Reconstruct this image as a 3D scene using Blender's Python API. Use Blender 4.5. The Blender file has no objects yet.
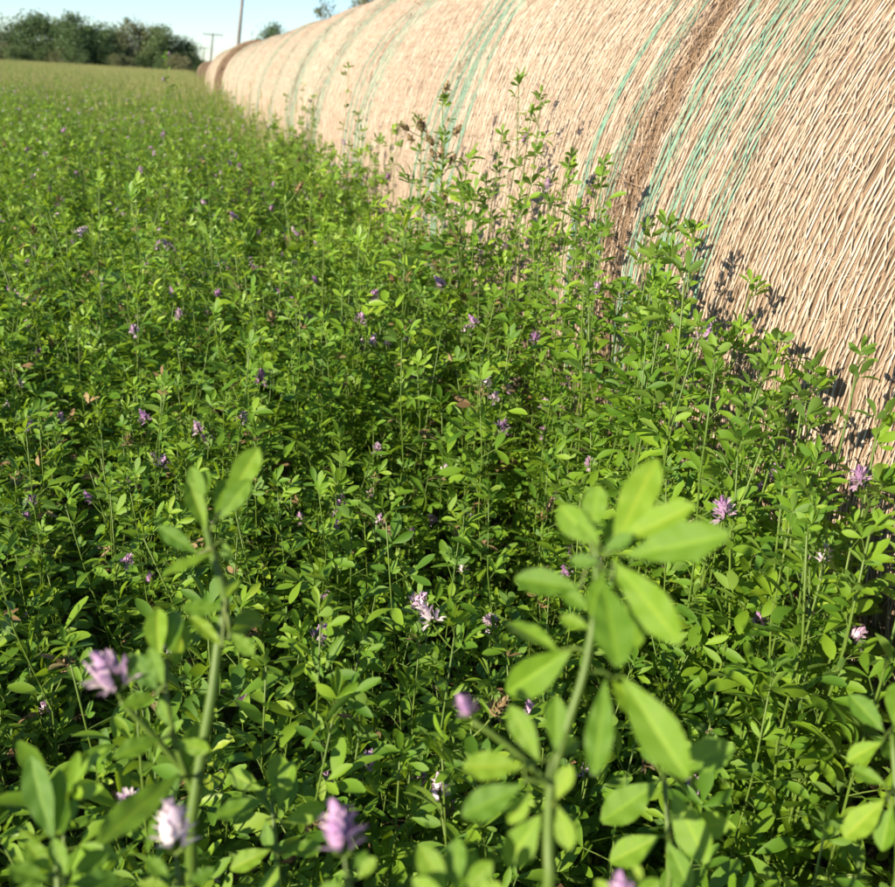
import bpy, math, random
import numpy as np
from mathutils import Matrix, Vector

# ------------------------------------------------------------------ camera, light
SC = bpy.context.scene
COL = SC.collection
R_ = math.radians
EYE = np.array([0.0, 0.0, 1.045])
FPX, CX, CY = 920.0, 447.5, 443.5
AX = np.array([[0.9645, 0.0426, 0.2608], [-0.2581, 0.3643, 0.8948], [0.0569, 0.9303, -0.3624]])  # world axes seen by the camera
u_, s_, v_ = np.linalg.svd(AX); AX = u_ @ v_
cam_data = bpy.data.cameras.new('camera'); cam = bpy.data.objects.new('camera', cam_data); COL.objects.link(cam)
M3 = Matrix(((AX[0][0], AX[0][1], -AX[0][2]), (AX[1][0], AX[1][1], -AX[1][2]), (AX[2][0], AX[2][1], -AX[2][2])))
cam.matrix_world = Matrix.Translation(EYE.tolist()) @ M3.to_4x4()
cam_data.sensor_width = 36; cam_data.lens = 36 * FPX / 895.0
cam_data.clip_start = 0.02; cam_data.clip_end = 4000
cam_data.dof.use_dof = True; cam_data.dof.focus_distance = 0.85; cam_data.dof.aperture_fstop = 13.0
SC.camera = cam

SUN_ELEV = 23.0
SUN_AZ = 59.0            # the light travels towards +Y turned this much to +X
world = bpy.data.worlds.new('World'); SC.world = world; world.use_nodes = True
wn = world.node_tree; bg = wn.nodes['Background']
sky = wn.nodes.new('ShaderNodeTexSky'); sky.sky_type = 'NISHITA'; sky.sun_disc = False
sky.sun_elevation = R_(SUN_ELEV); sky.sun_rotation = R_(SUN_AZ + 180); sky.air_density = 1.0; sky.dust_density = 0.1; sky.ozone_density = 2.5
tintn = wn.nodes.new('ShaderNodeMix'); tintn.data_type = 'RGBA'; tintn.blend_type = 'MULTIPLY'; tintn.inputs[0].default_value = 1.0
tintn.inputs[7].default_value = (0.85, 0.97, 1.15, 1)      # the camera's white balance: a clear, slightly cool sky
wn.links.new(sky.outputs[0], tintn.inputs[6]); wn.links.new(tintn.outputs[2], bg.inputs[0]); bg.inputs[1].default_value = 0.072
sd = bpy.data.lights.new('sun', 'SUN'); sd.energy = 5.0; sd.angle = R_(0.5); sd.color = (1.0, 0.88, 0.69)
sun = bpy.data.objects.new('sun', sd); COL.objects.link(sun)
ld = Vector((math.sin(R_(SUN_AZ)) * math.cos(R_(SUN_ELEV)), math.cos(R_(SUN_AZ)) * math.cos(R_(SUN_ELEV)), -math.sin(R_(SUN_ELEV))))
sun.rotation_euler = ld.to_track_quat('-Z', 'Y').to_euler(); sun.location = (-6, -4, 6)
LIGHT = np.array(ld)
SC.view_settings.view_transform = 'Standard'; SC.view_settings.look = 'None'
SC.view_settings.exposure = 1.28; SC.view_settings.gamma = 1.0
SC.render.engine = 'CYCLES'
SC.cycles.max_bounces = 5; SC.cycles.diffuse_bounces = 3; SC.cycles.glossy_bounces = 2; SC.cycles.transmission_bounces = 4; SC.cycles.transparent_max_bounces = 4
try: SC.cycles.use_denoising = True
except Exception: pass

rng = np.random.default_rng(7)

def ray(px, py):
    d = np.array([(px - CX) / FPX, -(py - CY) / FPX, 1.0])
    w = AX @ d
    return w / np.linalg.norm(w)
def at(px, py, dist): return EYE + ray(px, py) * dist
def at_y(px, py, Y):
    w = ray(px, py); return EYE + w * (Y / w[1])
def project(P):
    P = np.atleast_2d(P) - EYE
    c = P @ AX
    return np.stack([CX + FPX * c[:, 0] / c[:, 2], CY - FPX * c[:, 1] / c[:, 2], c[:, 2]], 1)

# ------------------------------------------------------------------ helpers
class Geo:
    def __init__(s): s.V = []; s.F4 = []; s.F3 = []; s.m4 = []; s.m3 = []; s.T = []; s.n = 0
    def add(s, V, F, mat=0, tint=0.5):
        V = np.asarray(V, float).reshape(-1, 3); F = np.asarray(F, int)
        s.V.append(V); s.T.append(np.broadcast_to(np.asarray(tint, float), (len(V),)).copy())
        if len(F):
            if F.shape[1] == 4: s.F4.append(F + s.n); s.m4.append(np.full(len(F), mat) if np.isscalar(mat) else np.asarray(mat))
            else: s.F3.append(F + s.n); s.m3.append(np.full(len(F), mat) if np.isscalar(mat) else np.asarray(mat))
        s.n += len(V)
    def arrays(s):
        V = np.concatenate(s.V) if s.V else np.zeros((0, 3)); T = np.concatenate(s.T) if s.T else np.zeros(0)
        F4 = np.concatenate(s.F4) if s.F4 else np.zeros((0, 4), int); F3 = np.concatenate(s.F3) if s.F3 else np.zeros((0, 3), int)
        m4 = np.concatenate(s.m4) if s.m4 else np.zeros(0, int); m3 = np.concatenate(s.m3) if s.m3 else np.zeros(0, int)
        return V, F4, F3, m4, m3, T
    def merge(s, other, M, tint=None):
        V, F4, F3, m4, m3, T = other
        V2 = V @ M[:3, :3].T + M[:3, 3]
        t = T if tint is None else np.clip(T + tint, 0, 1)
        s.V.append(V2); s.T.append(t)
        if len(F4): s.F4.append(F4 + s.n); s.m4.append(m4)
        if len(F3): s.F3.append(F3 + s.n); s.m3.append(m3)
        s.n += len(V)
    def mesh(s, name, mats, smooth=True):
        V, F4, F3, m4, m3, T = s.arrays()
        me = bpy.data.meshes.new(name)
        me.vertices.add(len(V)); me.vertices.foreach_set('co', V.astype(np.float32).ravel())
        loops = np.concatenate([F4.ravel(), F3.ravel()]).astype(np.int32)
        me.loops.add(len(loops)); me.loops.foreach_set('vertex_index', loops)
        starts = np.concatenate([np.arange(len(F4)) * 4, len(F4) * 4 + np.arange(len(F3)) * 3]).astype(np.int32)
        me.polygons.add(len(starts)); me.polygons.foreach_set('loop_start', starts)
        me.polygons.foreach_set('material_index', np.concatenate([m4, m3]).astype(np.int32))
        me.polygons.foreach_set('use_smooth', np.full(len(starts), smooth))
        a = me.attributes.new('tint', 'FLOAT', 'POINT'); a.data.foreach_set('value', T.astype(np.float32))
        for m in mats: me.materials.append(m)
        me.update(calc_edges=True)
        return me

def new_obj(name, me, parent=None, M=None):
    o = bpy.data.objects.new(name, me); COL.objects.link(o)
    if parent is not None: o.parent = parent
    if M is not None: o.matrix_basis = Matrix(M.tolist()) if isinstance(M, np.ndarray) else M
    return o
def tag(o, label, cat, group=None):
    o['label'] = label; o['category'] = cat
    if group: o['group'] = group
    return o
def empty(name, loc, rz=0.0, scale=1.0):
    o = bpy.data.objects.new(name, None); COL.objects.link(o)
    o.location = [float(c) for c in loc]; o.rotation_euler = (0, 0, rz); o.scale = (scale,) * 3; o.empty_display_size = 0.05
    return o
def rotz(a): c, s = math.cos(a), math.sin(a); return np.array([[c, -s, 0], [s, c, 0], [0, 0, 1.0]])
def roty(a): c, s = math.cos(a), math.sin(a); return np.array([[c, 0, s], [0, 1, 0], [-s, 0, c]])
def rotx(a): c, s = math.cos(a), math.sin(a); return np.array([[1, 0, 0], [0, c, -s], [0, s, c]])
def mat4(R=None, t=(0, 0, 0), s=1.0):
    M = np.eye(4); M[:3, :3] = (np.eye(3) if R is None else R) * s; M[:3, 3] = t; return M
def unit(v): v = np.asarray(v, float); return v / (np.linalg.norm(v) + 1e-12)

def tube(geo, P, rad, sides=5, mat=0, tint=0.5, cap=True):
    P = np.asarray(P, float); n = len(P); rad = np.broadcast_to(np.asarray(rad, float), (n,))
    tan = np.gradient(P, axis=0); tan /= np.linalg.norm(tan, axis=1, keepdims=True) + 1e-12
    ref = np.array([0.31, 0.87, 0.21]) if abs(tan[0] @ unit([0.31, 0.87, 0.21])) < 0.9 else np.array([1.0, 0, 0])
    a = np.cross(tan, ref); a /= np.linalg.norm(a, axis=1, keepdims=True); b = np.cross(tan, a)
    th = np.arange(sides) * 2 * math.pi / sides
    ring = P[:, None, :] + rad[:, None, None] * (np.cos(th)[None, :, None] * a[:, None, :] + np.sin(th)[None, :, None] * b[:, None, :])
    i = np.arange(n - 1)[:, None]; j = np.arange(sides)[None, :]; j2 = (j + 1) % sides
    F = np.stack([i * sides + j, i * sides + j2, (i + 1) * sides + j2, (i + 1) * sides + j], -1).reshape(-1, 4)
    geo.add(ring.reshape(-1, 3), F, mat, tint)
    if cap:
        k = geo.n; geo.add([P[-1] + tan[-1] * rad[-1] * 0.4], np.zeros((0, 3), int), mat, float(np.ravel(tint)[-1]))
        base = k - sides
        geo.F3.append(np.array([[base + q, base + (q + 1) % sides, k] for q in range(sides)])); geo.m3.append(np.full(sides, mat))
def bez(p0, p1, p2, n):
    t = np.linspace(0, 1, n)[:, None]
    return (1 - t) ** 2 * np.asarray(p0) + 2 * t * (1 - t) * np.asarray(p1) + t * t * np.asarray(p2)

# ------------------------------------------------------------------ materials
def nodes_of(name):
    m = bpy.data.materials.new(name); m.use_nodes = True
    nt = m.node_tree; nt.nodes.clear(); out = nt.nodes.new('ShaderNodeOutputMaterial')
    return m, nt, out
def N(nt, typ, **kw):
    n = nt.nodes.new(typ)
    for k, v in kw.items():
        if k == 'inp':
            for a, b in v.items(): n.inputs[a].default_value = b
        else: setattr(n, k, v)
    return n
def ramp(nt, stops, fac):
    r = nt.nodes.new('ShaderNodeValToRGB'); e = r.color_ramp.elements
    while len(e) < len(stops): e.new(0.5)
    for q, (p, c) in zip(e, stops): q.position = p; q.color = (*c, 1)
    nt.links.new(fac, r.inputs[0]); return r.outputs[0]
def math_(nt, op, a, b=None, clamp=False):
    n = nt.nodes.new('ShaderNodeMath'); n.operation = op; n.use_clamp = clamp
    for k, x in enumerate((a, b)):
        if x is None: continue
        if isinstance(x, (int, float)): n.inputs[k].default_value = x
        else: nt.links.new(x, n.inputs[k])
    return n.outputs[0]
def mixc(nt, fac, a, b, mode='MIX'):
    n = nt.nodes.new('ShaderNodeMix'); n.data_type = 'RGBA'; n.blend_type = mode
    for s, x in ((n.inputs[0], fac), (n.inputs[6], a), (n.inputs[7], b)):
        if isinstance(x, (int, float)): s.default_value = x
        elif isinstance(x, tuple): s.default_value = (*x, 1)
        else: nt.links.new(x, s)
    return n.outputs[2]

def leaf_material(name, stops, trans=0.33, tcol=(0.30, 0.46, 0.03), gloss=0.45, noise_scale=260.0):
    m, nt, out = nodes_of(name); L = nt.links
    att = N(nt, 'ShaderNodeAttribute', attribute_name='tint'); oi = N(nt, 'ShaderNodeObjectInfo')
    tc = N(nt, 'ShaderNodeTexCoord')
    nz = N(nt, 'ShaderNodeTexNoise', inp={'Scale': noise_scale, 'Detail': 3.0})
    L.new(tc.outputs['Object'], nz.inputs['Vector'])
    f = math_(nt, 'ADD', math_(nt, 'MULTIPLY', att.outputs['Fac'], 0.6), math_(nt, 'MULTIPLY', oi.outputs['Random'], 0.4))
    f = math_(nt, 'ADD', f, math_(nt, 'MULTIPLY', math_(nt, 'SUBTRACT', nz.outputs['Fac'], 0.5), 0.35), clamp=True)
    c = ramp(nt, stops, f)
    geo = N(nt, 'ShaderNodeNewGeometry')
    c2 = mixc(nt, math_(nt, 'MULTIPLY', geo.outputs['Backfacing'], 0.30), c, (0.16, 0.22, 0.10))   # paler underside
    bs = N(nt, 'ShaderNodeBsdfPrincipled', inp={'Roughness': gloss, 'Specular IOR Level': 0.35})
    L.new(c2, bs.inputs['Base Color'])
    tr = N(nt, 'ShaderNodeBsdfTranslucent'); L.new(mixc(nt, 0.65, c, tcol), tr.inputs['Color'])
    bmp = N(nt, 'ShaderNodeBump', inp={'Strength': 0.25, 'Distance': 0.001}); L.new(nz.outputs['Fac'], bmp.inputs['Height']); L.new(bmp.outputs[0], bs.inputs['Normal'])
    mx = N(nt, 'ShaderNodeMixShader', inp={0: trans}); L.new(bs.outputs[0], mx.inputs[1]); L.new(tr.outputs[0], mx.inputs[2])
    L.new(mx.outputs[0], out.inputs[0]); return m

GREEN = [(0.0, (0.028, 0.080, 0.010)), (0.35, (0.078, 0.175, 0.014)), (0.7, (0.172, 0.292, 0.018)), (1.0, (0.300, 0.370, 0.030))]
M_LEAF = leaf_material('alfalfa_leaf', GREEN, trans=0.36, tcol=(0.36, 0.54, 0.02), gloss=0.46)
M_STEM = leaf_material('alfalfa_stem', [(0.0, (0.055, 0.11, 0.015)), (0.6, (0.10, 0.155, 0.022)), (1.0, (0.13, 0.125, 0.04))], trans=0.1, noise_scale=90)
M_PETAL = leaf_material('lilac_petal', [(0.0, (0.32, 0.14, 0.35)), (0.4, (0.50, 0.30, 0.49)), (0.75, (0.68, 0.55, 0.62)), (1.0, (0.80, 0.73, 0.72))], trans=0.35, tcol=(0.6, 0.36, 0.66), gloss=0.6, noise_scale=400)
M_DRY = leaf_material('dry_brown', [(0.0, (0.09, 0.05, 0.02)), (0.5, (0.19, 0.125, 0.055)), (1.0, (0.34, 0.27, 0.14))], trans=0.12, tcol=(0.3, 0.2, 0.06), gloss=0.75)
M_GRASS = leaf_material('pale_grass', [(0.0, (0.11, 0.17, 0.035)), (0.5, (0.22, 0.26, 0.07)), (1.0, (0.40, 0.36, 0.17))], trans=0.25, tcol=(0.4, 0.4, 0.1), gloss=0.6, noise_scale=20)
PLANT_MATS = [M_LEAF, M_STEM, M_PETAL, M_DRY]
M_TREE = leaf_material('tree_leaf', [(0.0, (0.024, 0.052, 0.022)), (0.4, (0.044, 0.090, 0.028)), (0.75, (0.075, 0.122, 0.035)), (1.0, (0.13, 0.14, 0.05))], trans=0.25, tcol=(0.14, 0.2, 0.04), gloss=0.6, noise_scale=0.6)
M_TREE_DRY = leaf_material('olive_tree_leaf', [(0.0, (0.06, 0.075, 0.03)), (0.5, (0.11, 0.12, 0.05)), (1.0, (0.19, 0.16, 0.08))], trans=0.25, tcol=(0.2, 0.2, 0.06), gloss=0.6, noise_scale=0.6)

def bark_material(name, a, b, scale):
    m, nt, out = nodes_of(name); L = nt.links
    tc = N(nt, 'ShaderNodeTexCoord'); mp = N(nt, 'ShaderNodeMapping'); mp.inputs['Scale'].default_value = (scale * 3, scale * 3, scale * 0.3)
    L.new(tc.outputs['Object'], mp.inputs[0]); nz = N(nt, 'ShaderNodeTexNoise', inp={'Scale': 1.0, 'Detail': 6.0}); L.new(mp.outputs[0], nz.inputs['Vector'])
    bs = N(nt, 'ShaderNodeBsdfPrincipled', inp={'Roughness': 0.9}); L.new(ramp(nt, [(0.3, a), (0.7, b)], nz.outputs['Fac']), bs.inputs['Base Color'])
    bmp = N(nt, 'ShaderNodeBump', inp={'Strength': 0.6, 'Distance': 0.02}); L.new(nz.outputs['Fac'], bmp.inputs['Height']); L.new(bmp.outputs[0], bs.inputs['Normal'])
    L.new(bs.outputs[0], out.inputs[0]); return m
M_BARK = bark_material('bark', (0.07, 0.055, 0.04), (0.17, 0.14, 0.11), 3)
M_POLE = bark_material('weathered_pole_wood', (0.11, 0.10, 0.092), (0.20, 0.185, 0.17), 2)
M_INS = bark_material('insulator', (0.16, 0.15, 0.15), (0.22, 0.21, 0.2), 3)
M_WIRE = bark_material('wire_metal', (0.10, 0.10, 0.10), (0.16, 0.16, 0.16), 3)

def hay_material(name, stops, rough=0.75, streak=True):
    m, nt, out = nodes_of(name); L = nt.links
    att = N(nt, 'ShaderNodeAttribute', attribute_name='tint'); oi = N(nt, 'ShaderNodeObjectInfo'); tc = N(nt, 'ShaderNodeTexCoord')
    nz = N(nt, 'ShaderNodeTexNoise', inp={'Scale': 9.0, 'Detail': 5.0}); L.new(tc.outputs['Object'], nz.inputs['Vector'])
    n2 = N(nt, 'ShaderNodeTexNoise', inp={'Scale': 140.0, 'Detail': 3.0}); L.new(tc.outputs['Object'], n2.inputs['Vector'])
    f = math_(nt, 'ADD', math_(nt, 'MULTIPLY', att.outputs['Fac'], 0.72), math_(nt, 'MULTIPLY', nz.outputs['Fac'], 0.28))
    f = math_(nt, 'ADD', f, math_(nt, 'MULTIPLY', math_(nt, 'SUBTRACT', n2.outputs['Fac'], 0.5), 0.4))
    f = math_(nt, 'ADD', f, math_(nt, 'MULTIPLY', math_(nt, 'SUBTRACT', oi.outputs['Random'], 0.5), 0.08), clamp=True)
    c = ramp(nt, [(p, (q[0] * 0.86, q[1] * 0.85, q[2] * 0.88)) for p, q in stops], f)      # dry, slightly pinkish tan
    bs = N(nt, 'ShaderNodeBsdfPrincipled', inp={'Roughness': rough, 'Specular IOR Level': 0.3}); L.new(c, bs.inputs['Base Color'])
    bmp = N(nt, 'ShaderNodeBump', inp={'Strength': 0.5, 'Distance': 0.004}); L.new(n2.outputs['Fac'], bmp.inputs['Height']); L.new(bmp.outputs[0], bs.inputs['Normal'])
    L.new(bs.outputs[0], out.inputs[0]); return m
M_HAY = hay_material('hay_body', [(0.0, (0.12, 0.075, 0.04)), (0.5, (0.25, 0.175, 0.11)), (1.0, (0.38, 0.29, 0.195))], 0.9)
M_STRAW = hay_material('hay_straw', [(0.0, (0.17, 0.095, 0.045)), (0.4, (0.30, 0.21, 0.13)), (0.75, (0.42, 0.325, 0.225)), (1.0, (0.54, 0.455, 0.345))], 0.6)
M_NET = hay_material('net_strand', [(0.0, (0.20, 0.14, 0.09)), (0.35, (0.36, 0.275, 0.19)), (0.7, (0.46, 0.38, 0.285)), (1.0, (0.58, 0.51, 0.41))], 0.5)
M_NETG = hay_material('green_net_strand', [(0.0, (0.27, 0.25, 0.16)), (0.35, (0.17, 0.26, 0.175)), (0.7, (0.14, 0.30, 0.205)), (1.0, (0.34, 0.41, 0.30))], 0.5)

# ------------------------------------------------------------------ ground
def build_ground():
    m, nt, out = nodes_of('field_soil'); L = nt.links
    tc = N(nt, 'ShaderNodeTexCoord')
    nz = N(nt, 'ShaderNodeTexNoise', inp={'Scale': 4.0, 'Detail': 9.0, 'Roughness': 0.7}); L.new(tc.outputs['Object'], nz.inputs['Vector'])
    n2 = N(nt, 'ShaderNodeTexNoise', inp={'Scale': 60.0, 'Detail': 5.0}); L.new(tc.outputs['Object'], n2.inputs['Vector'])
    c = ramp(nt, [(0.25, (0.045, 0.036, 0.020)), (0.5, (0.075, 0.065, 0.030)), (0.75, (0.11, 0.10, 0.045))], nz.outputs['Fac'])
    c = mixc(nt, math_(nt, 'MULTIPLY', n2.outputs['Fac'], 0.5), c, (0.05, 0.075, 0.02))
    bs = N(nt, 'ShaderNodeBsdfPrincipled', inp={'Roughness': 0.95}); L.new(c, bs.inputs['Base Color'])
    bmp = N(nt, 'ShaderNodeBump', inp={'Strength': 0.8, 'Distance': 0.03}); L.new(nz.outputs['Fac'], bmp.inputs['Height']); L.new(bmp.outputs[0], bs.inputs['Normal'])
    L.new(bs.outputs[0], out.inputs[0])
    g = Geo(); xs = np.array([-2500, -400, -60, -8, 8, 60, 400, 2500.0]); ys = np.array([-2500, -60, -6, 6, 40, 300, 1000, 3500.0])
    X, Y = np.meshgrid(xs, ys); n = len(xs)
    F = [[r * n + c_, r * n + c_ + 1, (r + 1) * n + c_ + 1, (r + 1) * n + c_] for r in range(len(ys) - 1) for c_ in range(n - 1)]
    g.add(np.stack([X.ravel(), Y.ravel(), np.zeros(X.size)], 1), F)
    o = new_obj('ground', g.mesh('ground', [m], False)); o['kind'] = 'structure'
build_ground()

# ------------------------------------------------------------------ bales
BR, BL, BX = 0.78, 1.163, 1.362
def lumps(seed):
    r = np.random.default_rng(seed); K = 14
    kt = r.integers(1, 9, K); ku = r.uniform(-6, 6, K); ph = r.uniform(0, 6.28, K); am = r.uniform(0.3, 1, K) * 0.0042
    def f(u, th):
        s = 0
        for q in range(K): s = s + am[q] * np.sin(kt[q] * th + ku[q] * u + ph[q])
        return s
    return f
def bale_surface(lf, rim):
    def S(u, th, off=0.0):
        # u from -BL/2 to BL/2 along the roll, th round it
        rw = np.where(u < 0, rim, 0.009)
        e = np.clip((np.abs(u) - (BL / 2 - rw)) / rw, 0, 1)
        r = BR - 0.006 - (rw * np.where(rw > 0.05, 1.7, 0.8)) * (1 - np.sqrt(np.clip(1 - e * e, 0, 1))) + lf(u, th) * (0.25 + 0.75 * np.clip((BL / 2 - np.abs(u)) / 0.2, 0, 1)) + off
        x = r * np.cos(th); z = r * np.sin(th)
        z = np.where(z < -BR + 0.035, -BR + 0.035 + (z + BR - 0.035) * 0.25, z)     # squashed where it lies
        return np.stack([x, u + 0 * th, z + BR - 0.035 + 0.009], -1)
    return S
def bale_meshes(seed, rim):
    r = np.random.default_rng(seed); lf = lumps(seed); S = bale_surface(lf, rim)
    out = {}
    # body
    g = Geo(); nu, nt_ = 64, 220
    us = np.concatenate([[-BL / 2], np.linspace(-BL / 2 + 0.004, BL / 2 - 0.004, nu - 2), [BL / 2]]); th = np.arange(nt_) * 2 * math.pi / nt_
    U, T = np.meshgrid(us, th, indexing='ij')
    off = r.normal(0, 0.0007, U.shape)
    V = S(U, T, off)
    i = np.arange(nu - 1)[:, None]; j = np.arange(nt_)[None]; j2 = (j + 1) % nt_
    F = np.stack([i * nt_ + j, (i + 1) * nt_ + j, (i + 1) * nt_ + j2, i * nt_ + j2], -1).reshape(-1, 4)
    tn = np.clip(0.5 + 0.28 * r.normal(size=U.shape) - 0.5 * (U < -BL / 2 + rim * 0.7), 0, 1)
    g.add(V.reshape(-1, 3), F, 0, tn.ravel())
    for sgn, ring in ((-1, V[0]), (1, V[-1])):
        cen = ring.mean(0); rings = [ring]
        fr = np.linspace(1, 0.03, 22)
        for q in fr[1:]:
            p = cen + (ring - cen) * q; p[:, 1] += sgn * (0.012 * math.sin(q * 60) + 0.02 * (1 - q)) + r.normal(0, 0.004, nt_); rings.append(p)
        Vr = np.array(rings); nr = len(rings); i = np.arange(nr - 1)[:, None]
        F = np.stack([i * nt_ + j, i * nt_ + j2, (i + 1) * nt_ + j2, (i + 1) * nt_ + j], -1).reshape(-1, 4)
        if sgn < 0: F = F[:, ::-1]
        g.add(Vr.reshape(-1, 3), F, 0, np.clip(r.normal(0.45, 0.15, Vr.shape[:2]).ravel(), 0, 1))
        c0 = g.n - nt_
        g.add([Vr[-1].mean(0)], np.zeros((0, 3), int), 0, 0.3); k = g.n - 1
        g.F3.append(np.array([[c0 + q, c0 + (q + 1) % nt_, k] for q in range(nt_)])); g.m3.append(np.zeros(nt_, int))
    out['body'] = g.mesh('hay_body', [M_HAY], True)
    # straw: bent strips pressed against the roll, wilder near its rims
    g = Geo(); n = 60000
    u0 = r.uniform(-BL / 2 + 0.01, BL / 2 - 0.01, n); edge = r.random(n) < (0.22 if rim > 0.05 else 0.06)
    sg = np.where(r.random(n) < (0.85 if rim > 0.05 else 0.5), -1, 1); edge &= (r.random(n) < (1.0 if rim > 0.05 else 0.45)); u0 = np.where(edge, sg * (BL / 2 - np.abs(r.normal(0, 0.5 * rim + 0.004, n)) - 0.004), u0)
    t0 = r.uniform(0, 2 * math.pi, n); ln = r.uniform(0.012, 0.065, n); an = r.normal(0, 0.16, n) + np.where(r.random(n) < 0.08, r.uniform(-1.5, 1.5, n), 0)
    wd = r.uniform(0.00025, 0.0006, n); h0 = r.uniform(0.0006, 0.0032, n) + np.where(edge, np.abs(r.normal(0, 0.009, n)), 0)
    bend = r.normal(0, 0.25, n); K = 3; P = []
    for k in range(K):
        q = k / (K - 1) - 0.5
        du = ln * q * np.sin(an + bend * q); dt = ln * q * np.cos(an + bend * q) / BR
        lift = h0 + np.where(k == 0, 1, 0) * np.abs(r.normal(0, 0.0025, n)) + (0.25 - q * q) * 0.004
        uu = np.clip(u0 + du, -BL / 2 - 0.02, BL / 2 + 0.02)
        P.append((uu, t0 + dt, lift))
    pts = np.array([S(np.clip(a, -BL / 2, BL / 2), b, c) + np.stack([0 * a, a - np.clip(a, -BL / 2, BL / 2), 0 * a], -1) for a, b, c in P])   # K,n,3
    tan = pts[-1] - pts[0]; tan /= np.linalg.norm(tan, axis=1, keepdims=True)
    nrm = np.stack([np.cos(t0), 0 * t0, np.sin(t0)], -1) + r.normal(0, 0.35, (n, 3))
    side = np.cross(tan, nrm); side /= np.linalg.norm(side, axis=1, keepdims=True); side *= wd[:, None]
    V = np.stack([pts - side, pts + side], 2)          # K,n,2,3
    V = V.transpose(1, 0, 2, 3).reshape(-1, 3)
    base = (np.arange(n) * K * 2)[:, None, None]; kk = np.arange(K - 1)[None, :, None] * 2
    F = (base + kk + np.array([0, 1, 3, 2])[None, None]).reshape(-1, 4)
    tn = np.clip(r.normal(0.55, 0.22, n) - np.where(edge, 0.30, 0.04), 0, 1)
    g.add(V, F, 0, np.repeat(tn, K * 2))
    # end faces
    n = 3500
    rr = BR * np.sqrt(r.uniform(0.05, 0.93, n)); tt = r.uniform(0, 6.28, n); sg = np.where(r.random(n) < 0.5, -1, 1)
    ln = r.uniform(0.03, 0.13, n); an = r.normal(math.pi / 2, 0.5, n) + tt; wd = r.uniform(0.001, 0.0025, n)
    c = np.stack([rr * np.cos(tt), sg * (BL / 2 + r.uniform(0.004, 0.03, n)), rr * np.sin(tt) + BR - 0.026], -1)
    d = np.stack([np.cos(an), r.normal(0, 0.2, n), np.sin(an)], -1); sd_ = np.cross(d, np.stack([0 * an, sg, 0 * an], -1) + r.normal(0, 0.3, (n, 3)))
    sd_ /= np.linalg.norm(sd_, axis=1, keepdims=True)
    a, b = c - d * ln[:, None] / 2, c + d * ln[:, None] / 2
    V = np.stack([a - sd_ * wd[:, None], a + sd_ * wd[:, None], b + sd_ * wd[:, None], b - sd_ * wd[:, None]], 1).reshape(-1, 3)
    V[:, 2] = np.maximum(V[:, 2], 0.012)
    g.add(V, np.arange(4 * n).reshape(-1, 4), 0, np.repeat(np.clip(r.normal(0.35, 0.2, n), 0, 1), 4))
    out['straw'] = g.mesh('straw', [M_STRAW], True)
    # net wrap: strands round the roll, thin zigzag threads between them
    g = Geo(); gg = Geo(); ns = 150; seg = 320
    sway = lumps(seed + 70)
    th = np.linspace(0, 2 * math.pi, seg + 1)
    pos = np.linspace(-BL / 2 + max(0.006, rim * 0.62), BL / 2 - 0.006, ns) + r.normal(0, 0.0011, ns)
    bands = [(BL / 2 - 0.045, 0.026), (BL / 2 - 0.13, 0.03), (BL / 2 - 0.225, 0.022), (-BL / 2 + 0.085, 0.02), (-BL / 2 + 0.17, 0.016)]
    for s in range(ns):
        wob = 0
        for q in range(4): wob = wob + r.normal(0, 0.00042) * np.sin(r.integers(2, 30) * th + r.uniform(0, 6.28))
        wob = wob + 0.55 * sway(pos[s], th)
        u = pos[s] + wob
        w = 0.00078 * r.uniform(0.75, 1.3) * (1 + 0.35 * np.sin(r.integers(110, 150) * th + r.uniform(0, 6))) * (1 + 0.18 * r.normal(size=seg + 1)).clip(0.5, 1.5)
        w[-1] = w[0]
        green = any(abs(pos[s] - c_) < w_ for c_, w_ in bands) and r.random() < 0.93
        if green: w = w * 1.75
        h = 0.0044 + 0.0008 * np.sin(r.integers(30, 80) * th + r.uniform(0, 6)) + r.normal(0, 0.0005, seg + 1); h[-1] = h[0]
        a = S(u - w, th, h - 0.0012); m_ = S(u, th, h); b = S(u + w, th, h - 0.0012)
        V = np.stack([a, m_, b], 1).reshape(-1, 3)
        i = np.arange(seg)[:, None] * 3
        F = np.concatenate([i + np.array([[0, 1, 4, 3]]), i + np.array([[1, 2, 5, 4]])])
        tt = np.clip(0.55 + 0.12 * r.normal() + 0.26 * r.normal(size=seg + 1), 0, 1)
        (gg if green else g).add(V, F, 0, np.repeat(tt, 3))
        if s < ns - 1 and s % 3 == 0:      # zigzag
            z = 150; tz = np.linspace(0, 2 * math.pi, z + 1); uz = np.where(np.arange(z + 1) % 2 == 0, pos[s], pos[min(s + 2, ns - 1)])
            hz = 0.004 + 0.002 * r.random(z + 1); wz = 0.0006
            a = S(uz - wz, tz, hz); b = S(uz + wz, tz + 0.001, hz)
            V = np.stack([a, b], 1).reshape(-1, 3); i = np.arange(z)[:, None] * 2
            (gg if green and r.random() < 0.6 else g).add(V, i + np.array([[0, 1, 3, 2]]), 0, 0.75)
    out['net'] = g.mesh('net_wrap', [M_NET], True); out['green'] = gg.mesh('green_net_band', [M_NETG], True)
    return out
BALE_V = [bale_meshes(11, 0.009), bale_meshes(12, 0.068), bale_meshes(13, 0.009), bale_meshes(14, 0.009)]
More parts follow.
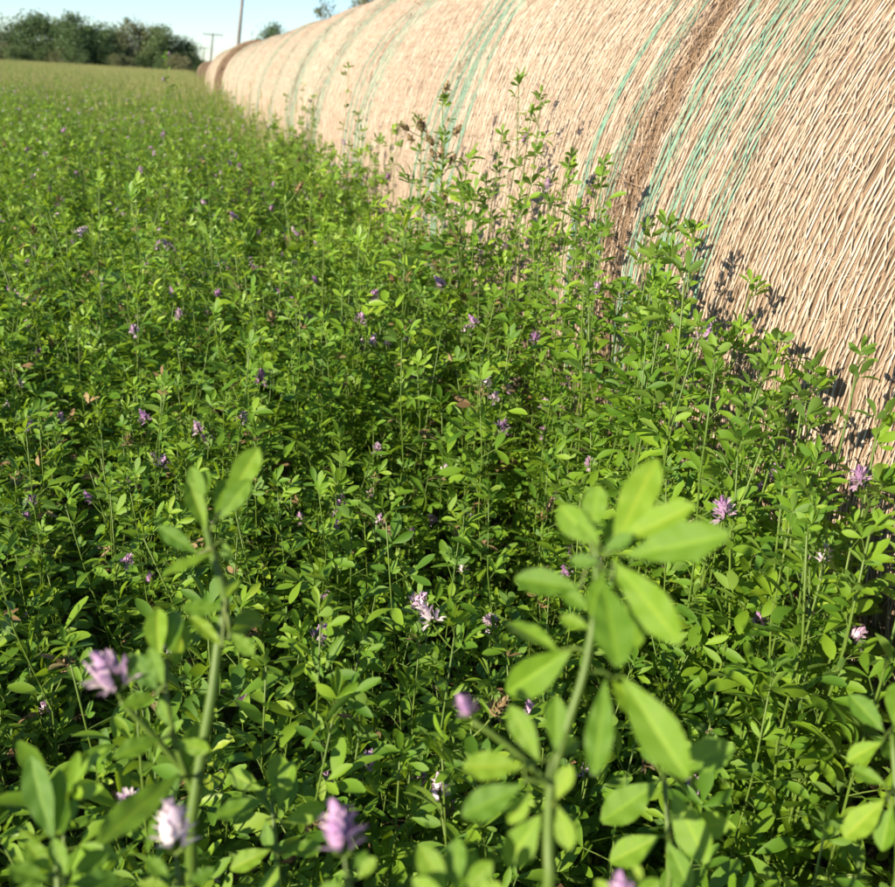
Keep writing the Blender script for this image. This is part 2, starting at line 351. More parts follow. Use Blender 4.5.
def bale(k, Y, dx=0.0, label='', sc=1.0, flip=False, rot=0.0, yaw=0.0):
    e = empty('round_hay_bale', (BX + dx, Y, 0), yaw + (math.pi if flip else 0.0), sc)
    tag(e, label, 'hay bale', 'row of round hay bales')
    e.scale = (sc, 1.008 if k != 1 else 1.0, sc)
    v = BALE_V[k if k < 2 else (0, 2, 3)[k % 3]]
    new_obj('hay_body', v['body'], e)
    for nm, key in (('loose_straw', 'straw'), ('net_wrap', 'net'), ('green_net_band', 'green')):
        o = new_obj(nm, v[key], e); o['kind'] = 'stuff'
Y0 = 1.197 - BL / 2
ordinal = ['nearest', 'second', 'third', 'fourth', 'fifth', 'sixth', 'seventh', 'eighth', 'ninth', 'tenth', 'eleventh', 'twelfth', 'thirteenth', 'fourteenth', 'fifteenth', 'sixteenth']
r = np.random.default_rng(5)
NB = 14
for k in range(NB):
    lab = {0: 'nearest round hay bale, net wrapped with three green bands at its left edge',
           1: 'second round hay bale from the right, brown loose straw at its right rim'}.get(k, ordinal[k] + ' round net-wrapped hay bale from the right, counting away from the camera')
    bale(k, Y0 + k * BL, 0, lab, 1.0 if k < 2 else 0.99, False if k < 2 else bool(r.random() < 0.4), 0, 0)
ye = Y0 + NB * BL + 0.22
for k in range(6):
    bale(k, ye + k * (BL + 0.02), r.normal(0, 0.03) - 0.06, '%s small far hay bale beyond the dark gap in the row' % ordinal[k].replace('nearest', 'first'), r.uniform(0.98, 1.02), bool(r.random() < 0.5))
bale(1, 57.0, 0.20, 'tiny farthest hay bale standing apart at the far end of the row'); 

# ------------------------------------------------------------------ alfalfa pieces
def leaflet_arrays(L, w, fold, curl, nl, tint, twist=0.0):
    # blade along +X, face up +Z, obovate with a folded midrib
    s = np.linspace(0, 1, nl + 1)
    prof = np.sin(math.pi * np.clip(s, 0, 1) ** 1.2) ** 0.66 * (0.70 + 0.42 * s); prof[0] = 0.10; prof[-1] = 0.22
    ang = curl * s
    x = L * np.concatenate([[0], np.cumsum(np.cos(ang[1:]))]) / nl; z = -L * np.concatenate([[0], np.cumsum(np.sin(ang[1:]))]) / nl
    hw = w / 2 * prof; tw = twist * s
    rows = []
    for sgn, frac in ((-1, 1.0), (0, 0), (1, 1.0)):
        y = sgn * frac * hw * np.cos(fold); dz = abs(sgn) * frac * hw * np.sin(fold)
        yy = y * np.cos(tw) - dz * np.sin(tw); zz = y * np.sin(tw) + dz * np.cos(tw)
        rows.append(np.stack([x, yy, z + zz], -1))
    V = np.stack(rows, 1).reshape(-1, 3); i = np.arange(nl)[:, None] * 3
    F = np.concatenate([i + np.array([[0, 3, 4, 1]]), i + np.array([[1, 4, 5, 2]])])
    return V, F, np.full(len(V), tint)
def trifoliate(r, L, nl, sides=3, pet=None):
    g = Geo(); pet = L * r.uniform(0.35, 0.8) if pet is None else pet
    up = r.uniform(0.1, 0.55)
    p1 = np.array([pet * math.cos(up), 0, pet * math.sin(up)])
    tube(g, bez((0, 0, 0), (pet * 0.5, 0, pet * 0.5 * math.sin(up) * 1.3), p1, 3), L * 0.017, sides, 1, 0.4, cap=False)
    asp = r.uniform(0.37, 0.49)
    for q, yaw in enumerate((0.0, r.uniform(0.75, 1.15), -r.uniform(0.75, 1.15))):
        l = L * (1.0 if q == 0 else r.uniform(0.85, 0.98)); pitch = r.uniform(-0.55, 0.35)
        V, F, T = leaflet_arrays(l, l * asp, r.uniform(0.12, 0.6), r.uniform(-0.1, 0.5), nl, 0.5, r.normal(0, 0.25))
        Rm = rotz(yaw) @ roty(pitch) @ rotx(r.normal(0, 0.35))
        st = p1 + (np.array([L * 0.13, 0, L * 0.05]) if q == 0 else 0)
        g.add(V @ Rm.T + st, F, 0, np.clip(T + r.normal(0, 0.10), 0, 1))
    return g
def floret(g, r, base, d, size, tint, detail=True, dry=False):
    # little pea flower: calyx tube, upright standard, two wings and keel
    d = unit(d); side = unit(np.cross(d, [0, 0, 1.0]) + 1e-3); up = np.cross(side, d)
    pm = 3 if dry else 2; l = size
    c0, c1 = base, base + d * l * 0.35
    tube(g, [c0, c1], [l * 0.07, l * 0.13], 4, 3 if dry else 1, 0.3, cap=False)
    def petal(b, dr, upv, ln, wd, t, nl=3, cup=0.3):
        sv = unit(np.cross(dr, upv)); s = np.linspace(0, 1, nl + 1)
        pr = np.sin(math.pi * np.clip(0.12 + s * 0.80, 0, 1)) ** 0.8
        mid = b + np.outer(s * ln, dr) + np.outer((s ** 2) * ln * cup, upv)
        V = np.stack([mid - np.outer(pr * wd, sv) + np.outer(pr * wd * 0.5, upv), mid, mid + np.outer(pr * wd, sv) + np.outer(pr * wd * 0.5, upv)], 1).reshape(-1, 3)
        i = np.arange(nl)[:, None] * 3
        tt = np.repeat(np.clip(t + 0.55 * (1 - s) - 0.12, 0, 1), 3)
        g.add(V, np.concatenate([i + np.array([[0, 3, 4, 1]]), i + np.array([[1, 4, 5, 2]])]), pm, tt)
    petal(c1, unit(d + up * 0.75), up, l * 0.75, l * 0.20, tint, 3 if detail else 2, 0.25)
    petal(c1, unit(d + side * 0.28), up, l * 0.6, l * 0.13, tint + 0.2, 2, -0.15)
    if detail: petal(c1, unit(d - side * 0.28), up, l * 0.6, l * 0.13, tint + 0.2, 2, -0.15)
def raceme(r, n, size, h, detail=True, dry=False, ped=0.02, tint=0.4, el0=0.3):
    g = Geo(); tube(g, bez((0, 0, 0), (0.15 * ped, 0, ped * 0.5), (0, 0, ped + h), 5), 0.0006 if detail else 0.0007, 4 if detail else 3, 1, 0.5)
    for k in range(n):
        q = k / n; a = k * 2.4 + r.normal(0, 0.3); el = el0 + (1.2 - el0) * q + r.normal(0, 0.15)
        d = np.array([math.cos(a) * math.cos(el), math.sin(a) * math.cos(el), math.sin(el)])
        floret(g, r, np.array([0, 0, ped + h * q]), d, size * r.uniform(0.8, 1.1) * (1 - 0.25 * q), float(np.clip(tint + r.normal(0, 0.16), 0, 1)), detail, dry)
    return g
NLV = 12
LEAF_HI = []; LEAF_LO = []; LEAF_VLO = []
for k in range(NLV):
    s0 = 100 + k; LEAF_HI.append(trifoliate(np.random.default_rng(s0), 1.0, 6, 4)); LEAF_LO.append(trifoliate(np.random.default_rng(s0), 1.0, 4, 3))
    LEAF_VLO.append(trifoliate(np.random.default_rng(s0), 1.0, 2, 3))
LEAF_HI_ME = [g.mesh('leaf', PLANT_MATS) for g in LEAF_HI]
LEAF_LO_A = [g.arrays() for g in LEAF_LO]; LEAF_VLO_A = [g.arrays() for g in LEAF_VLO]
def withered(a): return (a[0], a[1], a[2], np.full_like(a[3], 3), np.full_like(a[4], 3), a[5])
LEAF_DRY_ME = []
for k in range(4):
    g = trifoliate(np.random.default_rng(170 + k), 0.8, 6, 4); g.m4 = [np.full_like(q, 3) for q in g.m4]; LEAF_DRY_ME.append(g.mesh('leaf', PLANT_MATS))
FLOWER = [raceme(np.random.default_rng(300 + k), 12 + k, 0.0095, 0.009, True, False, 0.02, [0.15, 0.25, 0.35, 0.45, 0.6, 0.8][k]) for k in range(6)]
FLOWER_ME = [g.mesh('flower_head', PLANT_MATS) for g in FLOWER]
FLOWER_LO_A = [raceme(np.random.default_rng(320 + k), 8, 0.0105, 0.008, False, False, 0.02, [0.5, 0.75, 0.95][k]).arrays() for k in range(3)]
DRYHEAD_ME = [raceme(np.random.default_rng(340 + k), 14, 0.008, 0.01, True, True, 0.018, 0.3 + 0.15 * k).mesh('seed_head', PLANT_MATS) for k in range(3)]

def stem_plan(seed, H, lean, leafL=0.034, dens=1.0, lo=0.40):
    """path of one stem plus where its leaves and flower heads go (stem starts at the crown, leans to +X)"""
    r = np.random.default_rng(seed)
    P = bez((0, 0, 0), (lean * 0.75, r.normal(0, 0.02), H * 0.45), (lean, r.normal(0, 0.03), H), 11)
    P[1:-1, :2] += r.normal(0, 0.004, (9, 2))
    leaves = []; heads = []
    nn = int((H * (1 - lo)) / 0.0255 * dens); az = r.uniform(0, 6.28)
    for k in range(nn):
        t = lo + (1 - lo) * ((k + 0.5) / nn) ** 0.85
        f = t * 10; i = min(int(f), 9); p = P[i] + (P[i + 1] - P[i]) * (f - i)
        az += 2.3 + r.normal(0, 0.6)
        young = max(0, (t - 0.86) / 0.14); sz = leafL * r.uniform(0.75, 1.2) * (1 - 0.42 * young)
        el = -r.uniform(-0.25, 0.35) - 0.75 * young
        leaves.append((mat4(rotz(az) @ roty(el) @ rotx(r.normal(0, 0.3)), p, sz), int(r.integers(0, NLV)), r.normal(0, 0.10) + 0.16 * young - 0.04))
        if r.random() < 0.7 * dens and t > lo + 0.12:       # small leaves of the axillary shoot
            leaves.append((mat4(rotz(az + r.normal(0, 0.5)) @ roty(-r.uniform(0.5, 1.1)), p + np.array([0, 0, 0.004]), sz * r.uniform(0.45, 0.75)), int(r.integers(0, NLV)), r.normal(0.08, 0.1)))
    for q in range(3):
        leaves.append((mat4(rotz(r.uniform(0, 6.28)) @ roty(-r.uniform(0.5, 1.25)), P[-1], leafL * r.uniform(0.35, 0.7)), int(r.integers(0, NLV)), r.normal(0.18, 0.1)))
    for q in range(2):
        t = r.uniform(0.8, 0.99); f = t * 10; i = min(int(f), 9); p = P[i] + (P[i + 1] - P[i]) * (f - i); a = r.uniform(0, 6.28)
        heads.append(mat4(rotz(a) @ roty(r.uniform(0.2, 0.8)), p, r.uniform(1.05, 1.4)))
    return P, leaves, heads
def stem_geo(P, r0=0.0013, r1=0.0007, sides=5):
    g = Geo(); tube(g, P, np.linspace(r0, r1, len(P)), sides, 1, np.linspace(0.75, 0.3, len(P)).repeat(sides)); return g
STEMS = []
for k in range(18):
    rr = np.random.default_rng(500 + k)
    H = rr.uniform(0.60, 0.76); plan = stem_plan(520 + k, H, rr.uniform(0.02, 0.16), rr.uniform(0.027, 0.034))
    g = stem_geo(plan[0]); me = g.mesh('stem', PLANT_MATS)
    fg = Geo()
    for M, li, t in plan[1]: fg.merge(withered(LEAF_LO_A[li]) if rr.random() < 0.03 else LEAF_LO_A[li], M, t)
    STEMS.append(dict(plan=plan, stem=me, H=H, foliage=fg.mesh('foliage', PLANT_MATS), garr=g.arrays()))

# ------------------------------------------------------------------ where plants stand
def bale_face(z):        # x of the bale flank at height z
    c = BR - abs(z - BR); h = z - BR
    return BX - math.sqrt(max(BR * BR - h * h, 0))
def hash_noise(x, y):
    return 0.5 + 0.25 * np.sin(1.7 * x + 2.3 * y + 1.0) * np.sin(2.9 * x - 1.3 * y) + 0.25 * np.sin(4.1 * y + 0.7 + 1.9 * x)
def jitter_grid(x0, x1, y0, y1, step, r):
    X, Y = np.meshgrid(np.arange(x0, x1, step), np.arange(y0, y1, step)); P = np.stack([X.ravel(), Y.ravel()], 1)
    return P + r.uniform(-0.48, 0.48, P.shape) * step
def allowed(P): return P[:, 0] < 0.61
gr = np.random.default_rng(42)
STEP = 0.115
P_near = jitter_grid(-3.2, 0.72, -0.7, 5.5, STEP, gr)
P_near = P_near[allowed(P_near)]
P_near = P_near[np.hypot(P_near[:, 0] + 0.0, P_near[:, 1] + 0.05) > 0.26]     # the photographer stands here
pr = project(np.column_stack([P_near, np.full(len(P_near), 0.62)])); dist = np.hypot(P_near[:, 0], P_near[:, 1])
inview = (pr[:, 2] > 0.1) & (pr[:, 0] > -35) & (pr[:, 0] < 930) & (pr[:, 1] < 960) & (pr[:, 1] > 0)
order = np.argsort(np.where(inview, dist, 99))
N_IND = min(285, int(inview.sum())); ind = order[:N_IND]; rest = order[N_IND:]
D_IND = dist[ind].max()

def plant_height(x, y):
    edge = max(0.0, 1 - max(0.0, 0.58 - x) / 0.34)
    return 0.95 + 0.15 * (hash_noise(x, y) - 0.5) * 2 + (0.10 if y > 5 else 0.17 if y > 1.3 else 0.04) * edge
pl_r = np.random.default_rng(77); n_leaf = 0; STAND = {}
for idx in ind:
    x, y = P_near[idx]; d = dist[idx]; hi = d < 1.45
    e = empty('alfalfa_plant', (x, y, 0), pl_r.uniform(0, 6.28))
    nst = int(pl_r.integers(4, 6)); flowers = 0; seeds = 0; edge = x > 0.45
    for q in range(nst):
        st = STEMS[int(pl_r.integers(0, len(STEMS)))]
        sc = plant_height(x, y) * pl_r.uniform(0.90, 1.08)
        so = new_obj('stem', st['stem'], e, mat4(rotz(q * 6.28 / nst + pl_r.normal(0, 0.4)) @ roty(pl_r.normal(0.02, 0.10)) @ rotx(pl_r.normal(0, 0.08)), (0, 0, 0), sc))
        if hi:
            for M, li, t in st['plan'][1]: new_obj('leaf', LEAF_DRY_ME[li % 4] if pl_r.random() < 0.03 else LEAF_HI_ME[li], so, M); n_leaf += 1
        else: new_obj('foliage', st['foliage'], so)
        if pl_r.random() < 0.33:
            new_obj('flower_head', FLOWER_ME[int(pl_r.integers(0, 6))], so, st['plan'][2][0]); flowers += 1
        elif pl_r.random() < 0.13:
            new_obj('seed_head', DRYHEAD_ME[int(pl_r.integers(0, 3))], so, st['plan'][2][1]); seeds += 1
    top = project([[x, y, 0.62]])[0]
    kind = 'alfalfa plant with lilac heads' if flowers > 1 else ('alfalfa plant with one lilac head' if flowers else ('alfalfa plant with brown seed head' if seeds else 'leafy alfalfa plant without flowers'))
    hz = ['at the left edge', 'near the left edge', 'well left of centre', 'just left of centre', 'just right of centre', 'well right of centre', 'near the right edge', 'at the right edge'][int(min(7, max(0, top[0] / 112)))]
    vt = 'far back' if top[1] < 150 else 'high up' if top[1] < 210 else ['quite high up', 'above middle height', 'just above middle height', 'just below middle height', 'below middle height', 'low down', 'at the very bottom'][int(min(6, max(0, (top[1] - 200) / 100)))]
    lab = '%s, %s, %s' % (kind, hz, vt)
    tag(e, lab, 'alfalfa', 'alfalfa plants of the dense stand'); STAND.setdefault(lab, []).append((top[0], e))

for lab, group_ in STAND.items():
    if len(group_) > 1:
        for q, (_, e) in enumerate(sorted(group_, key=lambda t: t[0])):
            e['label'] = lab + ', ' + ['leftmost', 'second leftmost', 'third leftmost', 'fourth leftmost', 'fifth leftmost', 'sixth leftmost', 'seventh leftmost', 'eighth leftmost', 'ninth leftmost', 'tenth leftmost', 'eleventh leftmost', 'twelfth leftmost'][min(q, 11)]

# ------------------------------------------------------------------ the rest of the field: uncountable, one object
SRC = []
sr = np.random.default_rng(900)
def clump(seed, nst, spread, arrs, fl, leafdens=1.0, hscale=1.0, headp=0.45):
    r = np.random.default_rng(seed); g = Geo()
    for q in range(nst):
        H = r.uniform(0.60, 0.76) * hscale; plan = stem_plan(int(r.integers(1, 1e6)), H, r.uniform(0.02, 0.15), r.uniform(0.027, 0.034), leafdens)
        B = mat4(rotz(r.uniform(0, 6.28)) @ roty(r.normal(0.02, 0.11)), (*(r.uniform(-spread, spread, 2)), 0))
        g.merge(stem_geo(plan[0], sides=3).arrays(), B)
        for M, li, t in plan[1]: g.merge(withered(arrs[li]) if r.random() < 0.03 else arrs[li], B @ M, t)
        if r.random() < headp: g.merge(FLOWER_LO_A[int(r.integers(0, 3))], B @ plan[2][0])
    return g
def grass_tuft(seed, n, H, spread):
    r = np.random.default_rng(seed); g = Geo()
    for k in range(n):
        a = r.uniform(0, 6.28); b = np.array([*(r.uniform(-spread, spread, 2)), 0]); h = H * r.uniform(0.6, 1.1); l = r.uniform(0.05, 0.35) * h
        tip = b + [l * math.cos(a), l * math.sin(a), h]
        tube(g, bez(b, b + [0, 0, h * 0.6], tip, 4), [0.002, 0.0018, 0.0013, 0.0008], 3, 4, np.clip(r.normal(0.5, 0.2), 0, 1), cap=False)
        if r.random() < 0.35: tube(g, [tip - [0, 0, 0.05], tip - [0, 0, 0.02], tip + [0, 0, 0.03]], [0.001, 0.005, 0.001], 4, 4, 0.85, cap=False)
    return g
MATS5 = PLANT_MATS + [M_GRASS]
src_me = [clump(1000 + k, 5, 0.05, LEAF_LO_A, 0).mesh('clump', MATS5) for k in range(8)]                    # 0-7 near
src_me += [clump(1100 + k, 9, 0.15, LEAF_VLO_A, 0, 0.85).mesh('clump', MATS5) for k in range(6)]            # 8-13 mid
src_me += [clump(1200 + k, 40, 0.5, LEAF_VLO_A, 0, 0.6).mesh('clump', MATS5) for k in range(4)]             # 14-17 far
src_me += [grass_tuft(1300 + k, 20, 0.88, 0.12).mesh('tuft', MATS5) for k in range(3)]                        # 18-20 grass
src_me += [grass_tuft(1400 + k, 110, 0.84, 0.7).mesh('tuft', MATS5) for k in range(2)]                       # 21-22 far grass
pts = []; idxs = []; scl = []
def put(P, ids, smin, smax, r):
    for p in P:
        pts.append((p[0], p[1], 0)); idxs.append(int(r.choice(ids))); scl.append(plant_height(p[0], p[1]) * r.uniform(smin, smax))
put(P_near[rest], range(0, 8), 0.92, 1.07, gr)
P_mid = jitter_grid(-9.0, 0.70, 5.5, 16.0, 0.26, gr); P_mid = P_mid[allowed(P_mid)]
P_mid2 = jitter_grid(-9.0, -3.2, -1.0, 5.5, 0.26, gr)
m = P_mid[:, 0] > -1.5 - 0.55 * (P_mid[:, 1])
put(P_mid[m], range(8, 14), 0.92, 1.07, gr); put(P_mid2[P_mid2[:, 0] > -5], range(8, 14), 0.92, 1.07, gr)
P_far = jitter_grid(-75, 0.4, 16.0, 112, 0.95, gr); P_far = P_far[(P_far[:, 0] < 0.3) & (P_far[:, 0] > -1.5 - 0.62 * P_far[:, 1])]
put(P_far, range(14, 18), 0.93, 1.06, gr)
P_g = jitter_grid(-8, 0.6, 6.5, 20, 0.42, gr); P_g = P_g[(P_g[:, 0] > -1.5 - 0.55 * P_g[:, 1])]; put(P_g[gr.random(len(P_g)) < np.clip((P_g[:, 1] - 6) / 8, 0.14, 0.9)], range(18, 21), 0.85, 1.05, gr)
P_g2 = jitter_grid(-75, 0.4, 13, 125, 1.0, gr); P_g2 = P_g2[P_g2[:, 0] > -1.5 - 0.62 * P_g2[:, 1]]; put(P_g2, range(21, 23), 0.9, 1.1, gr)
P_e = np.stack([gr.uniform(0.35, 0.66, 60), gr.uniform(4, 26, 60)], 1); put(P_e, range(18, 21), 0.75, 1.0, gr)      # weeds along the bales
def stuff_object(name, pts, idxs, scl, meshes, label):
    me = bpy.data.meshes.new(name); me.from_pydata(pts, [], [])
    for nm, typ, dat in (('which', 'INT', idxs), ('size', 'FLOAT', scl), ('turn', 'FLOAT', [float(q) for q in gr.uniform(0, 6.28, len(pts))])):
        a = me.attributes.new(nm, typ, 'POINT'); a.data.foreach_set('value', dat)
    o = new_obj(name, me); o['kind'] = 'stuff'; o['label'] = label; o['category'] = 'alfalfa'
    ng = bpy.data.node_groups.new(name, 'GeometryNodeTree')
    ng.interface.new_socket('Geometry', in_out='INPUT', socket_type='NodeSocketGeometry'); ng.interface.new_socket('Geometry', in_out='OUTPUT', socket_type='NodeSocketGeometry')
    gi = ng.nodes.new('NodeGroupInput'); go = ng.nodes.new('NodeGroupOutput'); L = ng.links
    jn = ng.nodes.new('GeometryNodeJoinGeometry')
    srcs = []
    for q, mm in enumerate(meshes):
        so = bpy.data.objects.new('clump_source', mm); srcs.append(so)
    for so in reversed(srcs):
        oi = ng.nodes.new('GeometryNodeObjectInfo'); oi.inputs['Object'].default_value = so; oi.inputs['As Instance'].default_value = True
        L.new(oi.outputs['Geometry'], jn.inputs[0])
    ip = ng.nodes.new('GeometryNodeInstanceOnPoints'); ip.inputs['Pick Instance'].default_value = True
    def attr(nm, typ):
        a = ng.nodes.new('GeometryNodeInputNamedAttribute'); a.data_type = typ; a.inputs['Name'].default_value = nm; return a.outputs['Attribute']
    L.new(gi.outputs[0], ip.inputs['Points']); L.new(jn.outputs[0], ip.inputs['Instance']); L.new(attr('which', 'INT'), ip.inputs['Instance Index'])
    cx_ = ng.nodes.new('ShaderNodeCombineXYZ'); L.new(attr('turn', 'FLOAT'), cx_.inputs[2]); L.new(cx_.outputs[0], ip.inputs['Rotation'])
    L.new(attr('size', 'FLOAT'), ip.inputs['Scale']); L.new(ip.outputs[0], go.inputs[0])
    md = o.modifiers.new('scatter', 'NODES'); md.node_group = ng
    return o
stuff_object('alfalfa_field', pts, idxs, scl, src_me, 'dense green alfalfa field running back to the distant trees')
print('leaf objects', n_leaf, 'individual plants', N_IND, 'to', D_IND, 'stuff points', len(pts))

# ------------------------------------------------------------------ foreground stems, leaf by leaf
def hero_leaflet_mesh(seed):
    r = np.random.default_rng(seed); nl, nc = 36, 12
    s = np.linspace(0, 1, nl + 1); prof = np.sin(math.pi * s ** 1.32) ** 0.72 * (0.80 + 0.25 * s); prof[0] = 0.07; prof[-1] = 0.20
    prof = prof / prof.max(); c = np.linspace(-1, 1, nc + 1)
    fold = r.uniform(0.15, 0.5); curl = r.uniform(-0.25, 0.45); tw = r.normal(0, 0.25); g = Geo()
    S_, C_ = np.meshgrid(s, c, indexing='ij'); Pf = np.repeat(prof[:, None], nc + 1, 1)
    serr = np.where((np.abs(C_) == 1) & (S_ > 0.6), (np.arange(nl + 1)[:, None] % 3 == 0) * 0.06, 0)
    y = 0.5 * C_ * Pf * (1 - serr); z = fold * 0.5 * np.abs(C_) * Pf * 0.42 + 0.012 * np.sin(S_ * 21 + 2 * np.abs(C_)) * np.abs(C_) - curl * 0.42 * (S_ ** 2) + 0.25 * tw * S_ * C_ * Pf
    V = np.stack([S_, y, z], -1).reshape(-1, 3)
    i = np.arange(nl)[:, None]; j = np.arange(nc)[None]
    F = np.stack([i * (nc + 1) + j, (i + 1) * (nc + 1) + j, (i + 1) * (nc + 1) + j + 1, i * (nc + 1) + j + 1], -1).reshape(-1, 4)
    vein = np.clip(np.sin((S_ - 0.30 * np.abs(C_)) * 2 * math.pi * 8.5) - 0.55, 0, 1) * 0.35
    z = z + 0; spots = np.zeros_like(S_)
    for q in range(4):
        a_, b_ = r.uniform(0.2, 0.95), r.uniform(-0.9, 0.9); spots += np.exp(-(((S_ - a_) / 0.03) ** 2 + ((C_ - b_) / 0.09) ** 2)) * r.uniform(-0.3, 0.5)
    t = np.clip(np.where(np.abs(C_) < 0.02, 0.95, 0.52 + r.normal(0, 0.05) + vein + spots), 0, 1); g.add(V, F, 0, t.ravel())
    return g.mesh('leaflet', PLANT_MATS)
HL = [hero_leaflet_mesh(700 + k) for k in range(8)]
M_HERO_FL = [raceme(np.random.default_rng(360 + k), 22, 0.0112, 0.008, True, False, 0.004, [0.55, 0.85, 0.30, 0.7][k], 0.35).mesh('flower_head', PLANT_MATS) for k in range(4)]
hr = np.random.default_rng(88)
def frame_to(b, t, width, nhint):
    X = t - b; L = np.linalg.norm(X); X = X / L; Z = nhint - X * (nhint @ X); Z = unit(Z); Y = np.cross(Z, X)
    M = np.eye(4); M[:3, 0] = X * L; M[:3, 1] = Y * width; M[:3, 2] = Z * L; M[:3, 3] = b; return M
def hero(label, stem_px, leaves, flowers=(), rad=0.0019, branches=(), group='tall foreground alfalfa stems'):
    """stem_px: (px, py, range) from low to high; leaves: (node(px,py,d), [ (base,tip,width_px) ... ])"""
    low = at(*stem_px[0]); root = np.array([low[0] - 0.01, low[1] - 0.015, 0.0])
    e = empty('alfalfa_plant', root); tag(e, label, 'alfalfa', group)
    P = np.array([root, root * [1, 1, 0] + [0, 0.006, low[2] * 0.5]] + [at(*p) for p in stem_px])
    # smooth the path
    t = np.linspace(0, len(P) - 1, len(P) * 4); Q = np.stack([np.interp(t, np.arange(len(P)), P[:, k]) for k in range(3)], 1)
    for _ in range(2): Q[1:-1] = (Q[:-2] + 2 * Q[1:-1] + Q[2:]) / 4
    g = Geo(); tube(g, Q - root, np.linspace(rad * 1.15, rad * 0.55, len(Q)), 8, 1, np.linspace(0.45, 0.2, len(Q)).repeat(8))
    for bp in branches:
        B = np.array([at(*p) for p in bp]); B = bez(B[0], B[len(B) // 2], B[-1], 8) if len(B) > 2 else B
        tube(g, B - root, np.linspace(rad * 0.62, rad * 0.42, len(B)), 6, 1, 0.5)
    new_obj('stem', g.mesh('stem', PLANT_MATS), e)
    for node, lfs in leaves:
        n3 = at(*node); joint = np.mean([at(*l[0]) for l in lfs], 0)
        g = Geo(); tube(g, bez(n3, (n3 + joint) / 2 + [0, 0, 0.002], joint, 5) - n3, rad * 0.32, 5, 1, 0.5)
        for l in lfs: tube(g, np.array([joint, at(*l[0])]) - n3 + [[0, 0, 0], [1e-5, 0, 0]], rad * 0.26, 4, 1, 0.5, cap=False)
        lo = new_obj('leaf', g.mesh('leaf', PLANT_MATS), e, mat4(None, n3 - root))
        for (b, tp, wpx) in lfs:
            b3, t3 = at(*b), at(*tp); w = wpx / FPX * 0.5 * (b[2] + tp[2])
            nh = unit(unit(EYE - b3) * 0.75 + np.array([-0.35, -0.2, 0.55]) + hr.normal(0, 0.25, 3))
            new_obj('leaflet', HL[int(hr.integers(0, 8))], lo, frame_to(b3 - n3, t3 - n3, min(w * 0.98, 0.50 * np.linalg.norm(t3 - b3)), nh))
    for (b, t, k, sc) in flowers:
        b3, t3 = at(*b), at(*t); Z = unit(t3 - b3); X = unit(np.cross([0.3, 1, 0.1], Z)); Y = np.cross(Z, X)
        M = np.eye(4); M[:3, 0] = X * sc; M[:3, 1] = Y * sc; M[:3, 2] = Z * sc; M[:3, 3] = b3 - root
        new_obj('flower_head', M_HERO_FL[k], e, M)
    return e
def lf(bx, by, tx, ty, w, d, dd=0.0): return ((bx, by, d), (tx, ty, d + dd), w)
D = 0.27
hero('big blurred alfalfa shoot with a lilac bud in the right foreground',
     [(551, 890, .285), (548, 850, .285), (549, 785, .28), (568, 722, .275), (585, 672, .272), (597, 600, .27), (596, 545, .268)],
     [((600, 560, D), [lf(612, 551, 657, 458, 36, D, .012), lf(616, 543, 696, 508, 30, D, .0), lf(624, 556, 733, 537, 40, D - .005, -.01)]),
      ((602, 570, D), [lf(614, 561, 682, 645, 38, D - .005, -.012), lf(603, 578, 618, 668, 40, D - .01, -.012), lf(620, 600, 640, 650, 28, D, .004)]),
      ((594, 560, D), [lf(580, 588, 515, 578, 30, D, .0), lf(600, 546, 556, 506, 30, D, .004), lf(592, 534, 598, 486, 26, D, .006)]),
      ((604, 575, D), [lf(606, 572, 640, 590, 20, D - .004, .0), lf(604, 570, 590, 615, 20, D - .006, -.004), lf(600, 562, 570, 560, 18, D - .004, .0)]),
      ((600, 548, D), [lf(602, 546, 622, 510, 18, D + .004, .006), lf(600, 545, 578, 520, 16, D - .004, .0), lf(604, 550, 632, 535, 18, D - .004, .0)]),
      ((598, 620, D), [lf(590, 610, 562, 590, 24, D, .0), lf(590, 628, 560, 618, 22, D, .0), lf(606, 632, 632, 618, 24, D, .004)]),
      ((590, 655, D), [lf(575, 646, 503, 697, 36, D + .01, .01), lf(560, 652, 506, 620, 24, D + .01, .012)]),
      ((593, 672, D), [lf(606, 678, 594, 776, 27, D, -.006), lf(622, 676, 686, 776, 42, D, -.006), lf(612, 680, 640, 715, 22, D + .01, .01)]),
      ((547, 785, .278), [lf(540, 762, 510, 706, 24, .275, .0), lf(556, 752, 556, 696, 22, .275, .0), lf(560, 758, 578, 736, 24, .28, .006)]),
      ((546, 788, .275), [lf(524, 766, 463, 766, 36, .27, .0), lf(522, 785, 463, 816, 34, .27, .0), lf(530, 790, 510, 824, 22, .275, .0)]),
      ((548, 800, .28), [lf(541, 814, 505, 868, 34, .29, .006), lf(556, 800, 572, 766, 22, .275, .0), lf(558, 806, 570, 850, 26, .28, .0)])],
     [((474, 722, .268), (458, 694, .266), 2, 0.42)], 0.0017, [[(546, 782, .278), (508, 742, .272), (473, 722, .268)]])
D = 0.34
